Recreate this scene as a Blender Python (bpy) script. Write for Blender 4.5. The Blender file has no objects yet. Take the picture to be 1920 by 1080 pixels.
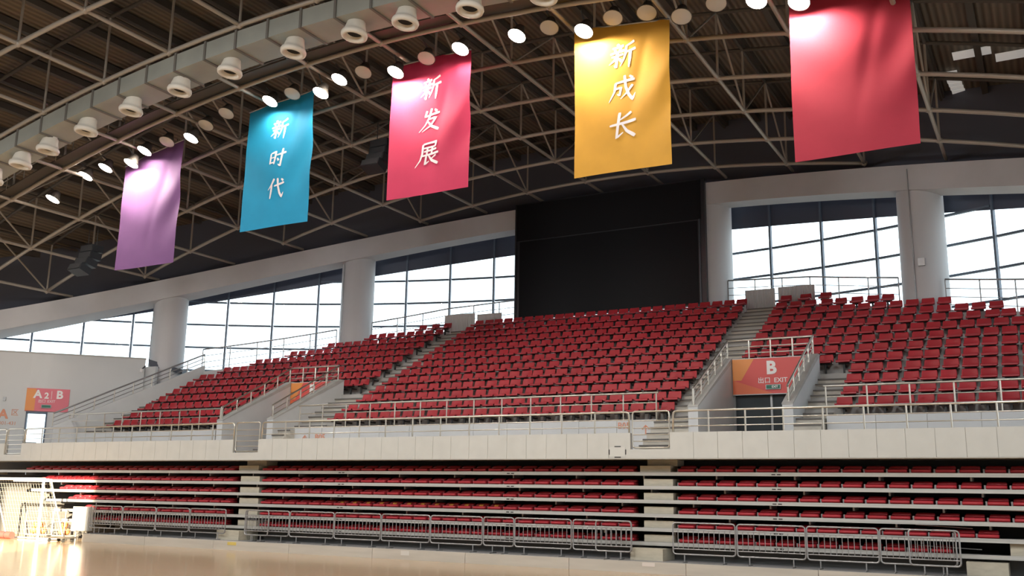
import bpy, bmesh, math, random
from mathutils import Matrix, Vector, Euler
random.seed(7)
scn = bpy.context.scene
col = scn.collection

# ------------------------------------------------------------------ camera, world, lights, exposure
def make_camera():
    th, ph, ro = math.radians(29.04), math.radians(11.95), math.radians(.935)
    f = Vector((-math.sin(th)*math.cos(ph), math.cos(th)*math.cos(ph), math.sin(ph)))
    r = Vector((math.cos(th), math.sin(th), 0)); u = r.cross(f)
    r2 = math.cos(ro)*r + math.sin(ro)*u; u2 = -math.sin(ro)*r + math.cos(ro)*u
    c = bpy.data.cameras.new('camera'); c.sensor_width = 36; c.lens = 1830/1920*36
    c.clip_start = .05; c.clip_end = 500
    o = bpy.data.objects.new('camera', c); col.objects.link(o)
    m = Matrix((r2, u2, -f)).transposed().to_4x4(); m.translation = (0, 0, 1.8)
    o.matrix_world = m; scn.camera = o
make_camera()

w = bpy.data.worlds.new('sky'); scn.world = w; w.use_nodes = True
bg = w.node_tree.nodes['Background']; bg.inputs[0].default_value = (.86, .94, 1, 1); bg.inputs[1].default_value = 3.2
vs = scn.view_settings; vs.view_transform = 'Standard'; vs.look = 'None'; vs.exposure = 0; vs.gamma = 1; vs.use_curve_mapping = False
scn.cycles.use_denoising = True
scn.cycles.max_bounces = 7; scn.cycles.diffuse_bounces = 4; scn.cycles.transparent_max_bounces = 12
scn.cycles.sample_clamp_indirect = 8; scn.cycles.caustics_reflective = False; scn.cycles.caustics_refractive = False

def aim(o, d):
    o.rotation_euler = Vector(d).to_track_quat('-Z', 'Y').to_euler()
def light(name, kind, loc, d, energy, color=(1, 1, 1), **kw):
    l = bpy.data.lights.new(name, kind); l.energy = energy; l.color = color
    for k, v in kw.items(): setattr(l, k, v)
    o = bpy.data.objects.new(name, l); col.objects.link(o); o.location = loc; aim(o, d); return o
# low afternoon sun that comes in through the one window of the wall behind the photographer
light('sun', 'SUN', (0, -30, 30), (-.55, .75, -.235), 38, (1, .84, .58), angle=.009)
# unseen fill lights added under the roof above the playing floor
for x in (-30, -20, -10, 0):
    for y in (3, 11):
        light('fill_light', 'AREA', (x, y, 13.0 - .0087*(x+15.24)**2), (0, .35, -1), 640, (.97, .985, 1), shape='DISK', size=2.2)

# ------------------------------------------------------------------ helpers
WM = {}
MATS = {}
def mat(name, color, rough=.6, metal=0., noise=.0, scale=4., emit=None, bump=0., spec=.5, trans=0.):
    if name in MATS: return MATS[name]
    m = bpy.data.materials.new(name); m.use_nodes = True; nt = m.node_tree; b = nt.nodes['Principled BSDF']
    c = (*color, 1)
    b.inputs['Base Color'].default_value = c; b.inputs['Roughness'].default_value = rough; b.inputs['Metallic'].default_value = metal
    b.inputs['Specular IOR Level'].default_value = spec
    if noise or bump:
        tc = nt.nodes.new('ShaderNodeTexCoord'); n = nt.nodes.new('ShaderNodeTexNoise'); n.inputs['Scale'].default_value = scale
        n.inputs['Detail'].default_value = 4
        oi = nt.nodes.new('ShaderNodeObjectInfo'); ad = nt.nodes.new('ShaderNodeVectorMath'); ad.operation = 'ADD'
        nt.links.new(tc.outputs['Object'], ad.inputs[0]); nt.links.new(oi.outputs['Location'], ad.inputs[1]); nt.links.new(ad.outputs[0], n.inputs['Vector'])
        if noise:
            r = nt.nodes.new('ShaderNodeValToRGB'); nt.links.new(n.outputs['Fac'], r.inputs[0])
            r.color_ramp.elements[0].position = .3; r.color_ramp.elements[1].position = .7
            r.color_ramp.elements[0].color = (*[max(0, v*(1-noise)) for v in color], 1)
            r.color_ramp.elements[1].color = (*[min(1, v*(1+noise)) for v in color], 1)
            nt.links.new(r.outputs[0], b.inputs['Base Color'])
        if bump:
            bp = nt.nodes.new('ShaderNodeBump'); bp.inputs['Strength'].default_value = bump; nt.links.new(n.outputs['Fac'], bp.inputs['Height'])
            nt.links.new(bp.outputs[0], b.inputs['Normal'])
    if emit:
        b.inputs['Emission Color'].default_value = (*emit[0], 1); b.inputs['Emission Strength'].default_value = emit[1]
    if trans:
        t = nt.nodes.new('ShaderNodeBsdfTranslucent'); t.inputs[0].default_value = c
        mx = nt.nodes.new('ShaderNodeMixShader'); mx.inputs[0].default_value = trans
        nt.links.new(b.outputs[0], mx.inputs[1]); nt.links.new(t.outputs[0], mx.inputs[2])
        nt.links.new(mx.outputs[0], nt.nodes['Material Output'].inputs[0])
    MATS[name] = m; return m

def ob(name, mesh, M=None, parent=None, m=None):
    M = M or Matrix()
    o = bpy.data.objects.new(name, mesh); col.objects.link(o); WM[o.name] = M.copy()
    if m and mesh and not mesh.materials: mesh.materials.append(m)
    if parent: o.parent = parent; o.matrix_basis = WM[parent.name].inverted() @ M
    else: o.matrix_basis = M
    return o
def tag(o, label, cat, group=None, kind=None):
    o['label'] = label; o['category'] = cat
    if group: o['group'] = group
    if kind: o['kind'] = kind
    return o
def empty(name, loc, rz=0):
    o = ob(name, None, Matrix.Translation(loc) @ Matrix.Rotation(rz, 4, 'Z')); o.empty_display_size = .2; return o
_cache = {}
def shared(key, fn, m):
    k = (key, m.name)
    if k not in _cache:
        me = fn(); me.materials.append(m); _cache[k] = me
    return _cache[k]
def mesh_of(name, verts, faces, m=None, smooth=False):
    me = bpy.data.meshes.new(name); me.from_pydata([tuple(v) for v in verts], [], faces)
    if m: me.materials.append(m)
    bm = bmesh.new(); bm.from_mesh(me); bmesh.ops.recalc_face_normals(bm, faces=bm.faces)
    if smooth:
        for f in bm.faces: f.smooth = True
    bm.to_mesh(me); bm.free(); me.update(); return me
def bm_mesh(name, bm, m=None, smooth=False):
    if smooth:
        for f in bm.faces: f.smooth = True
    me = bpy.data.meshes.new(name); bm.to_mesh(me); bm.free()
    if m: me.materials.append(m)
    return me
def _cube():
    bm = bmesh.new(); bmesh.ops.create_cube(bm, size=1); return bm_mesh('cube', bm)
def _cyl(n):
    def f():
        bm = bmesh.new(); bmesh.ops.create_cone(bm, cap_ends=True, segments=n, radius1=1, radius2=1, depth=1)
        for fc in bm.faces: fc.smooth = len(fc.verts) == 4
        return bm_mesh('cyl', bm)
    return f
def box(name, x0, x1, y0, y1, z0, z1, m, parent=None):
    """box from its limits; a child uses a shared cube, a top-level box is a mesh of its own with its base as origin"""
    c = Vector(((x0+x1)/2, (y0+y1)/2, (z0+z1)/2)); s = Vector((x1-x0, y1-y0, z1-z0))
    if parent:
        return ob(name, shared('cube', _cube, m), Matrix.Translation(c) @ Matrix.Diagonal((*s, 1)), parent)
    bm = bmesh.new(); bmesh.ops.create_cube(bm, size=1)
    for v in bm.verts: v.co = Vector((v.co.x*s.x, v.co.y*s.y, (v.co.z+.5)*s.z))
    return ob(name, bm_mesh(name, bm, m), Matrix.Translation((c.x, c.y, z0)))
def rod(name, a, b, r, m, parent, n=8):
    a, b = Vector(a), Vector(b); d = b-a
    M = Matrix.Translation((a+b)/2) @ d.to_track_quat('Z', 'Y').to_matrix().to_4x4() @ Matrix.Diagonal((r, r, d.length, 1))
    return ob(name, shared('cyl%d' % n, _cyl(n), m), M, parent)
def sweep(pts, r, n=6, closed=False):
    """verts, faces of a tube along points"""
    pts = [Vector(p) for p in pts]; N = len(pts); V = []; F = []
    up = None
    for i, p in enumerate(pts):
        if closed: t = (pts[(i+1) % N]-pts[i-1]).normalized()
        else: t = (pts[min(i+1, N-1)]-pts[max(i-1, 0)]).normalized()
        if up is None:
            up = Vector((0, 0, 1)) if abs(t.z) < .9 else Vector((0, 1, 0))
        s = t.cross(up)
        if s.length < 1e-4: s = t.cross(Vector((1, 0, 0)))
        s.normalize(); up = s.cross(t).normalized()
        for k in range(n):
            a = 2*math.pi*k/n; V.append(p+(s*math.cos(a)+up*math.sin(a))*r)
    for i in range(N if closed else N-1):
        j = (i+1) % N
        for k in range(n): F.append((i*n+k, i*n+(k+1) % n, j*n+(k+1) % n, j*n+k))
    if not closed: F += [tuple(range(n))[::-1], tuple((N-1)*n+k for k in range(n))]
    return V, F
def tube(name, pts, r, m, parent=None, n=6, closed=False, org=None):
    org = Vector(org) if org is not None else (WM[parent.name].translation if parent else Vector(pts[0]))
    V, F = sweep([Vector(p)-org for p in pts], r, n, closed)
    return ob(name, mesh_of(name, V, F, m, True), Matrix.Translation(org), parent)
def prism(name, poly, x0, x1, m, parent=None):
    """(y, z) polygon extruded along X"""
    ys = [p[0] for p in poly]; org = Vector(((x0+x1)/2, sum(ys)/len(ys), min(p[1] for p in poly))); n = len(poly)
    V = [Vector((x, y, z))-org for x in (x0, x1) for y, z in poly]
    F = [tuple(range(n)), tuple(range(2*n-1, n-1, -1))] + [(i, (i+1) % n, n+(i+1) % n, n+i) for i in range(n)]
    return ob(name, mesh_of(name, V, F, m), Matrix.Translation(org), parent)
def copy_tree(o, M):
    c = o.copy(); col.objects.link(c); c.matrix_basis = M; WM[c.name] = M
    for ch in o.children:
        k = ch.copy(); col.objects.link(k); k.parent = c
        for g in ch.children:
            d = g.copy(); col.objects.link(d); d.parent = k
    return c
def text(name, body, size, m, M, parent, bold=0., shear=0., ext=.004, align='CENTER'):
    c = bpy.data.curves.new(name, 'FONT'); c.body = body; c.size = size; c.extrude = ext; c.offset = bold; c.shear = shear
    c.align_x = align; c.align_y = 'CENTER'; c.resolution_u = 3
    t = bpy.data.objects.new(name, c); col.objects.link(t); dg = bpy.context.evaluated_depsgraph_get()
    me = bpy.data.meshes.new_from_object(t.evaluated_get(dg)); bpy.data.objects.remove(t); bpy.data.curves.remove(c)
    me.materials.clear(); me.materials.append(m)
    return ob(name, me, M, parent)
def facing(loc, rz=0):            # a frame for flat lettering that faces -Y (turned by rz about Z)
    return Matrix.Translation(loc) @ Matrix.Rotation(rz, 4, 'Z') @ Matrix.Rotation(math.pi/2, 4, 'X')

# plan of the curved back of the stand
XC, R, YC0 = -15.24, 32.0, 4.3
def arc(s, off=0.):
    a = s/R; return XC+(R+off)*math.sin(a), YC0+(R+off)*math.cos(a), -a
def zchord(x): return 14.35-.0087*(x-XC)**2
def zbeam(x): return 14.05-.0087*(x-XC)**2
def interp(t, x):
    x = abs(x)
    for (a, va), (b, vb) in zip(t, t[1:]):
        if x <= b: return va+(vb-va)*(x-a)/(b-a)
    return t[-1][1]
RAILZ = [(0, 10.1), (4.6, 10.0), (7.7, 9.75), (11, 9.2), (12, 8.98), (15.1, 8.4), (18.1, 7.85), (30, 5.5)]

# materials
M_parapet = mat('cream_panel', (.56, .56, .52), .55, noise=.04, scale=1.5)
M_joint = mat('panel_joint', (.42, .40, .35), .8)
M_conc = mat('painted_concrete', (.40, .39, .37), .75, noise=.12, scale=2.)
M_step = mat('stair_concrete', (.46, .43, .37), .8, noise=.15, scale=3.)
M_white = mat('white_wall', (.56, .57, .57), .7, noise=.05, scale=1.)
M_col = mat('column_paint', (.50, .50, .51), .65, noise=.05, scale=1.)
M_steel = mat('stainless_steel', (.62, .58, .50), .28, .9)
M_galv = mat('galvanised_steel', (.36, .36, .36), .42, .75)
M_frame = mat('window_frame', (.10, .13, .17), .5, .3)
M_dark = mat('shade_grille_black', (.018, .018, .02), .9)  # near-black of the speaker grilles, and shade painted into hollows
M_deckw = mat('aluminium_nosing', (.52, .52, .49), .45, .2, noise=.18, scale=5)
M_deck = mat('grey_deck', (.22, .22, .22), .6, noise=.1)
M_box = mat('beige_step_box', (.50, .46, .36), .6, noise=.08)
M_plinth = mat('plinth_board', (.50, .47, .41), .5, noise=.08, scale=2)
M_seat = mat('red_seat_plastic', (.36, .020, .030), .40, noise=.12, scale=.9)
M_seatb = mat('red_folding_seat_plastic', (.40, .022, .032), .4, noise=.1, scale=.9)
M_brk = mat('black_bracket', (.03, .03, .03), .6)
M_truss = mat('truss_paint', (.36, .32, .27), .4, .15)
M_duct = mat('duct_sheet', (.34, .35, .31), .5, .25, noise=.08, scale=1.2)
M_ductj = mat('duct_flange', (.17, .16, .14), .6, .3)
M_nozzle = mat('white_nozzle', (.66, .62, .54), .4)
M_black = mat('gloss_black', (.005, .005, .006), .4, spec=.12)
M_bezel = mat('black_bezel', (.012, .013, .016), .35)
M_txt = mat('white_lettering', (.80, .78, .76), .6)
M_silver = mat('silver_lettering', (.70, .66, .68), .6)
M_orange = mat('orange_lettering', (.62, .27, .17), .6)
M_signred = mat('sign_red', (.62, .085, .075), .45)
M_signor = mat('sign_orange', (.72, .27, .07), .45)
M_green = mat('exit_green', (.01, .10, .06), .4, emit=((.02, .30, .18), .06))
M_lens_off = mat('lamp_glass', (.55, .53, .50), .25)
M_lens = mat('lit_lamp_glass', (1, .95, .9), .3, emit=((1, .87, .74), 28))
M_lampb = mat('lamp_housing', (.10, .09, .08), .5, .4)
M_goal = mat('goal_white', (.78, .77, .72), .4)
M_net = mat('goal_net', (.55, .52, .45), .8)

# ------------------------------------------------------------------ large structure
# floor
def wood():
    m = bpy.data.materials.new('maple_floor'); m.use_nodes = True; nt = m.node_tree; b = nt.nodes['Principled BSDF']
    tc = nt.nodes.new('ShaderNodeTexCoord'); mp = nt.nodes.new('ShaderNodeMapping'); mp.inputs['Scale'].default_value = (.9, 11, 1)
    br = nt.nodes.new('ShaderNodeTexBrick'); br.inputs['Scale'].default_value = 1; br.inputs['Mortar Size'].default_value = .004
    br.inputs['Color1'].default_value = (.47, .325, .185, 1); br.inputs['Color2'].default_value = (.41, .275, .15, 1); br.inputs['Mortar'].default_value = (.25, .15, .07, 1)
    n = nt.nodes.new('ShaderNodeTexNoise'); n.inputs['Scale'].default_value = 3; n.inputs['Detail'].default_value = 5
    mx = nt.nodes.new('ShaderNodeMix'); mx.data_type = 'RGBA'; mx.blend_type = 'OVERLAY'; mx.inputs[0].default_value = .35
    nt.links.new(tc.outputs['Object'], mp.inputs[0]); nt.links.new(mp.outputs[0], br.inputs[0]); nt.links.new(mp.outputs[0], n.inputs[0])
    nt.links.new(br.outputs[0], mx.inputs[6]); nt.links.new(n.outputs['Color'], mx.inputs[7]); nt.links.new(mx.outputs[2], b.inputs['Base Color'])
    b.inputs['Roughness'].default_value = .2; b.inputs['Coat Weight'].default_value = .4; b.inputs['Coat Roughness'].default_value = .12
    return m
M_wood = wood()
fl = box('floor', -46, 16, -12, 26, -.2, 0, M_wood)
tag(fl, 'varnished pale maple sports floor in front of the stand', 'floor', kind='structure')
M_ground = mat('outside_paving', (.22, .22, .21), .9)
tag(box('ground', -150, 150, 26, 190, -.5, -.2, M_ground), 'grey paving outside behind the windows', 'ground', kind='structure')

# hall walls outside the frame
M_hall = mat('hall_wall', (.52, .50, .46), .8)
tag(box('wall_right', 16, 16.3, -12, 12.4, 0, 17, M_hall), 'plain pale end wall of the hall beyond the right block', 'wall', kind='structure')
tag(box('wall_left', -46.3, -46, -12, 13.0, 0, 17, M_hall), 'plain pale end wall of the hall beyond the corner exit', 'wall', kind='structure')
WX0, WX1, WZ0, WZ1 = -9.6, -3.6, 9.4, 13.4
bw = empty('wall_front', (-15, -12, 0)); tag(bw, 'plain pale hall wall behind the photographer with one high window opening', 'wall', kind='structure')
for a in ((-46, WX0, 0, 17), (WX1, 16, 0, 17), (WX0, WX1, 0, WZ0), (WX0, WX1, WZ1, 17)):
    box('wall_panel', a[0], a[1], -12.3, -12, a[2], a[3], M_hall, bw)

# ceiling deck, ribbed sheet following the roof arch
def deck_mat():
    m = bpy.data.materials.new('ribbed_roof_sheet'); m.use_nodes = True; nt = m.node_tree; b = nt.nodes['Principled BSDF']
    tc = nt.nodes.new('ShaderNodeTexCoord'); wv = nt.nodes.new('ShaderNodeTexWave'); wv.bands_direction = 'X'; wv.inputs['Scale'].default_value = 1.6
    wv.inputs['Distortion'].default_value = .15
    r = nt.nodes.new('ShaderNodeValToRGB'); r.color_ramp.elements[0].color = (.115, .092, .065, 1); r.color_ramp.elements[1].color = (.19, .152, .11, 1)
    bp = nt.nodes.new('ShaderNodeBump'); bp.inputs['Strength'].default_value = .6; bp.inputs['Distance'].default_value = .05
    nt.links.new(tc.outputs['Object'], wv.inputs[0]); nt.links.new(wv.outputs['Fac'], r.inputs[0]); nt.links.new(r.outputs[0], b.inputs['Base Color'])
    nt.links.new(wv.outputs['Fac'], bp.inputs['Height']); nt.links.new(bp.outputs[0], b.inputs['Normal']); b.inputs['Roughness'].default_value = .7
    return m
xs = [-46.3+i*(62.6/48) for i in range(49)]
V = []; F = []
for x in xs:
    ye = YC0+math.sqrt(max(9, (R+1.0)**2-(x-XC)**2))
    for y, dz in ((-12.3, 0), (ye, 0), (-12.3, .25), (ye, .25)): V.append((x, y, zchord(x)+2.5+dz))
for i in range(48):
    a, b = 4*i, 4*i+4
    F += [(a, a+1, b+1, b), (a+2, b+2, b+3, a+3), (a, b, b+2, a+2), (a+1, a+3, b+3, b+1)]
ceil = ob('ceiling', mesh_of('ceiling', V, F, deck_mat())); tag(ceil, 'dark brown ribbed metal roof sheeting above the trusses', 'ceiling', kind='structure')
XN = [-2.4-2.7*i for i in range(-3, 16)]
M_purlin = mat('purlin_steel', (.07, .058, .045), .7)
for x in XN:
    for dx in (0, 1.35):
        box('purlin', x+dx-.09, x+dx+.09, 8, 36.5-.0163*(x-XC)**2+.5, zchord(x+dx)+2.24, zchord(x+dx)+2.46, M_purlin, ceil)

M_glow = mat('glow_sheet', (.75, .75, .72), .6, emit=((1, .98, .93), .22))
for i in range(5):       # skylight sheets under the deck; emission stands in for daylight through them
    x = -1.75+i*1.15; box('glow_sheet', x, x+1.05, 30.2, 30.75, zchord(x+.5)+2.36, zchord(x+.5)+2.39, M_glow, ceil)
for i in range(6):  # glowing sheets standing in for a lit patch of the ribbed deck
    y = 32.0+i*.33; box('glow_sheet', -2.15+.02*i, -1.75+.02*i, y, y+.28, zchord(-1.9)+2.38, zchord(-1.9)+2.41, M_glow, ceil)

# curved back wall: columns, beam, upper closing wall, windows, eave
def arc_strip(name, s0, s1, off0, off1, zlo, zhi, m, n, parent=None):
    V = []; F = []
    for i in range(n+1):
        s = s0+(s1-s0)*i/n
        for off in (off0, off1):
            x, y, _ = arc(s, off)
            for zf in (zlo, zhi): V.append(Vector((x, y, zf(x))))
    for i in range(n):
        a, b = 4*i, 4*i+4   # (o0,lo)(o0,hi)(o1,lo)(o1,hi)
        F += [(a, a+1, b+1, b), (a+2, b+2, b+3, a+3), (a, b, b+2, a+2), (a+1, a+3, b+3, b+1)]
    F += [(0, 2, 3, 1), (4*n, 4*n+1, 4*n+3, 4*n+2)]
    x, y, _ = arc((s0+s1)/2, (off0+off1)/2); org = Vector((x, y, min(v.z for v in V)))
    if parent: org = WM[parent.name].translation
    return ob(name, mesh_of(name, [v-org for v in V], F, m), Matrix.Translation(org), parent)
beam = arc_strip('beam', -31.5, 31.5, -.35, .45, lambda x: zbeam(x)-.88, lambda x: zbeam(x), M_col, 64)
beam.name = 'trim_1'; tag(beam, 'broad pale grey edge beam arching over the windows', 'beam', kind='structure')
M_upw = mat('upper_wall_sheet', (.085, .09, .115), .8)
uw = arc_strip('wall_back', -31.5, 31.5, .46, .6, lambda x: zbeam(x)-.7, lambda x: zchord(x)+2.55, M_upw, 64)
tag(uw, 'dark sheet wall closing the gap above the curved beam', 'wall', kind='structure')
M_span = mat('dark_spandrel', (.055, .068, .10), .4)
def zspan(x): return 12.45-.0065*(x-XC)**2
cols = {-28: 0, -20: 1, -12: 2, -4: 3, 4: 4, 12: 5, 20: 6, 28: 7}
names = {-28: 'round grey column beyond the corner exit wall', -20: 'round grey column rising behind the corner exit wall', -12: 'round grey column between the first and second window left of the screen',
         -4: 'round grey column hidden behind the left edge of the video screen', 4: 'round grey column at the right edge of the video screen', 12: 'round grey column behind the right seating block with bright windows both sides',
         20: 'round grey column past the end of the right block', 28: 'round grey column near the right end wall'}
for s in cols:
    x, y, rz = arc(s-.3 if s == -20 else s, .42); z1 = zbeam(x)-.1
    c = empty('column', (x, y, 0)); tag(c, names[s], 'column', 'round columns along the window wall', 'structure')
    rod('shaft', (x, y, 0), (x, y, z1), .74, M_col, c, 28)
    cx, cy, _ = arc(s, .0)
    if s in (-20, -12, 12):
        rod('conduit', (x-.25, y-.74, 4), (x-.25, y-.74, z1), .02, M_galv, c, 6)
    if s == 12:
        box('junction_box', x-.1, x+.1, y-.82, y-.70, 9.35, 9.6, M_galv, c)

def glass():
    m = bpy.data.materials.new('window_glass'); m.use_nodes = True; nt = m.node_tree
    for n in list(nt.nodes): nt.nodes.remove(n)
    o = nt.nodes.new('ShaderNodeOutputMaterial'); t = nt.nodes.new('ShaderNodeBsdfTransparent'); g = nt.nodes.new('ShaderNodeBsdfGlossy')
    t.inputs[0].default_value = (.93, .97, .98, 1); g.inputs['Roughness'].default_value = .03
    x = nt.nodes.new('ShaderNodeMixShader'); x.inputs[0].default_value = .06
    nt.links.new(t.outputs[0], x.inputs[1]); nt.links.new(g.outputs[0], x.inputs[2]); nt.links.new(x.outputs[0], o.inputs[0]); return m
M_glass = glass()
ZT = [6.0, 7.1, 8.15, 9.2, 10.25, 11.3, 13.4]
wl = {-24: 'first window bay from the corner, partly behind the pale exit wall', -16: 'window bay between the two columns over the left seating block', -8: 'window bay directly left of the black video screen',
      0: 'window bay hidden behind the black video screen', 8: 'window bay directly right of the black video screen', 16: 'window bay right of the column over the right seating block', 24: 'last window bay near the right end wall'}
for i, s in enumerate(wl):
    x, y, rz = arc(s, 1.2)
    W = empty('window_%d' % (i+1), (x, y, 6), rz); tag(W, wl[s], 'window', 'window bays of the curved back wall', 'structure')
    ztop = lambda xx: zspan(xx)+.12
    for k in range(5 if s == 24 else 4):
        sm = s-4+2*k; mx, my, mr = arc(sm, 1.2)
        zt = zbeam(mx)-.35
        ob('mullion', shared('cube', _cube, M_frame), Matrix.Translation((mx, my, (6+zt)/2)) @ Matrix.Rotation(mr, 4, 'Z') @ Matrix.Diagonal((.07, .16, zt-6, 1)), W)
        if k == 4: continue
        qx, qy, _ = arc(sm+2, 1.24); mx2, my2, _ = arc(sm, 1.24); og = WM[W.name].translation
        V = [Vector(p)-og for p in ((mx2, my2, zspan(mx2)), (qx, qy, zspan(qx)), (qx, qy, zbeam(qx)-.2), (mx2, my2, zbeam(mx2)-.2))]
        n_ = Vector((qy-my2, mx2-qx, 0)).normalized()*.03; V += [v+n_ for v in V]
        ob('spandrel', mesh_of('spandrel', V, [(0, 1, 2, 3), (7, 6, 5, 4), (0, 4, 5, 1), (1, 5, 6, 2), (2, 6, 7, 3), (3, 7, 4, 0)], M_span), Matrix.Translation(og), W)
        px, py, pr = arc(sm+1, 1.2); zt = ztop(px)+.1
        for a, b in zip(ZT, ZT[1:]):
            b2 = min(b, zt)
            if b2-a < .15: continue
            ob('transom', shared('cube', _cube, M_frame), Matrix.Translation((px, py, a)) @ Matrix.Rotation(pr, 4, 'Z') @ Matrix.Diagonal((1.93, .12, .07, 1)), W)
            ob('pane', shared('cube', _cube, M_glass), Matrix.Translation((px, py, (a+b2)/2)) @ Matrix.Rotation(pr, 4, 'Z') @ Matrix.Diagonal((1.95, .012, b2-a-.06, 1)), W)

# seating terrace
ROWS = 13
def Yr(k): return 26.15+.70*k          # front lip of the seats in row k
def Zl(k): return 4.22+.378*k          # height of that lip
def Zt(k): return Zl(k)-.40            # tread
def arc_x(y):                           # half width of the stand at depth y
    return math.sqrt(max(0, (R-.12)**2-(y-YC0)**2))
VL0, VL1, VR0, VR1 = -25.75, -23.15, -8.55, -5.78       # the two stairwell exits, outer faces
LX = lambda y: -34.4+(y-25.2)*(1.5/5.9)                 # oblique end wall on the left
M_nose = mat('stair_nosing', (.15, .14, .13), .8)
ter = empty('floor_terrace', (XC, 26, 2.95)); tag(ter, 'stepped grey concrete terrace that carries the upper red seats', 'terrace', kind='structure')
for k in range(ROWS):
    y0, y1 = Yr(k)-.2, Yr(k)+.5
    xl, xr = XC-arc_x(y1-.1), XC+arc_x(y1-.1)
    xl = max(xl, LX(y0)+.1); xr = min(xr, 6)
    spans = [(xl, VL0+.02), (VL1-.02, VR0+.02), (VR1-.02, xr)] if k < 4 else [(xl, xr)]
    for a, b in spans:
        box('terrace_step', a, b, y0-(.04 if k == 0 else 0), y1+.06, Zt(k)-.62, Zt(k), M_conc, ter)
    # stair treads in the aisles: two per row
    ais = [(-9.5, VR0+.0), (-9.45, -8.35)][k >= 4], [(VL1, -21.75), (-22.2, -21.3)][k >= 4], [(VR1, -5.0), None][k >= 4], [(LX(y0)+.15, -32.85), (LX(y0)+.15, -32.85)][k >= 4] if k < 7 else None
    for sp in ais:
        if not sp: continue
        a, b = sp
        box('stair_tread', a, b, y0+.35, y1+.02, Zt(k)+.001, Zt(k)+.19, M_step, ter)
        box('stair_tread', a, b, y0-.02, y0+.35, Zt(k)-.05, Zt(k)+.012, M_step, ter)
        box('nosing', a, b, y0+.32, y0+.36, Zt(k)+.155, Zt(k)+.195, M_nose, ter); box('nosing', a, b, y0-.045, y0, Zt(k)-.025, Zt(k)+.016, M_nose, ter)
# lower flights from the walkway up to row one
for a, b in ((-9.62, VR0), (VL1, -22.62), (VR1, -5.1)):
    n = 5
    for i in range(n):
        z = 2.95+(Zt(0)-2.95)*(i+1)/n
        box('stair_tread', a, b, 24.35+i*.28, 26.1, z-.18, z, M_step, ter); box('nosing', a, b, 24.325+i*.28, 24.36+i*.28, z-.035, z+.004, M_nose, ter)
wk = box('floor_walkway', -40, 8, 23.37, 30.5, 2.73, 2.95, M_conc); tag(wk, 'raised concrete walkway behind the cream parapet', 'walkway', kind='structure')
tag(box('wall_undercroft', -40, 8, 24.9, 25.1, 0, 2.73, mat('undercroft_wall', (.10, .095, .09), .9)), 'dark wall under the walkway behind the folded bleacher', 'wall', kind='structure')
# rear kerb along the curved edge
kb = arc_strip('trim_3', -18.6, 21, .06, .26, lambda x: interp(RAILZ, x-XC)-1.9, lambda x: interp(RAILZ, x-XC)-1.02, M_white, 40)
tag(kb, 'low pale kerb along the curved top edge of the terrace', 'kerb', kind='structure')

# tier front wall pieces
fw = empty('wall_tier_front', (XC, 25.8, 2.95)); tag(fw, 'pale grey low wall below the first row of upper seats', 'wall', kind='structure')
for a, b in ((-34.4, VL0-.55), (-22.62, -9.64), (-5.07, 8)):
    n = max(1, round((b-a)/1.2)); wd = (b-a)/n
    for i in range(n): box('panel', a+i*wd+.006, a+(i+1)*wd-.006, 25.70, 25.9, 2.95, 3.90, M_white, fw)
    box('backing', a, b, 25.72, 25.88, 2.95, 3.88, M_joint, fw)
text('lettering', '↑', .30, M_orange, facing((-22.15, 25.69, 3.52)), fw, .004)
text('lettering', 'B05', .28, M_orange, facing((-21.5, 25.69, 3.56)), fw, .006)
text('lettering', 'B05', .24, M_orange, facing((-10.6, 25.69, 3.74)), fw, .002)
text('lettering', '↑', .36, M_orange, facing((-9.95, 25.69, 3.60)), fw, .002)

# cream parapet in panels with three gate openings
GATES = [(-34.5, -33.5), (-22.93, -21.87), (-9.40, -8.36)]
pw = empty('wall_parapet', (XC, 23.3, 2.73)); tag(pw, 'long cream panelled parapet between the folded bleacher and the walkway', 'parapet', kind='structure')
x = -40; edges = []
solid = [(-40, -34.5), (-33.5, -22.93), (-21.87, -9.40), (-8.36, 8)]
for a, b in solid:
    n = max(1, round((b-a)/.595)); wd = (b-a)/n
    for i in range(n):
        box('panel', a+i*wd+.004, a+(i+1)*wd-.004, 23.2, 23.3, 2.74, 3.37+random.uniform(-.002, .002), M_parapet, pw)
    box('backing', a, b, 23.215, 23.36, 2.75, 3.365, M_joint, pw)
for a, b in GATES:
    box('gate_sill', a-.004, b+.004, 23.2, 23.34, 2.74, 2.96, M_parapet, pw)
box('drip_edge', -40, 8, 23.19, 23.36, 2.715, 2.738, M_joint, pw)

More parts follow.
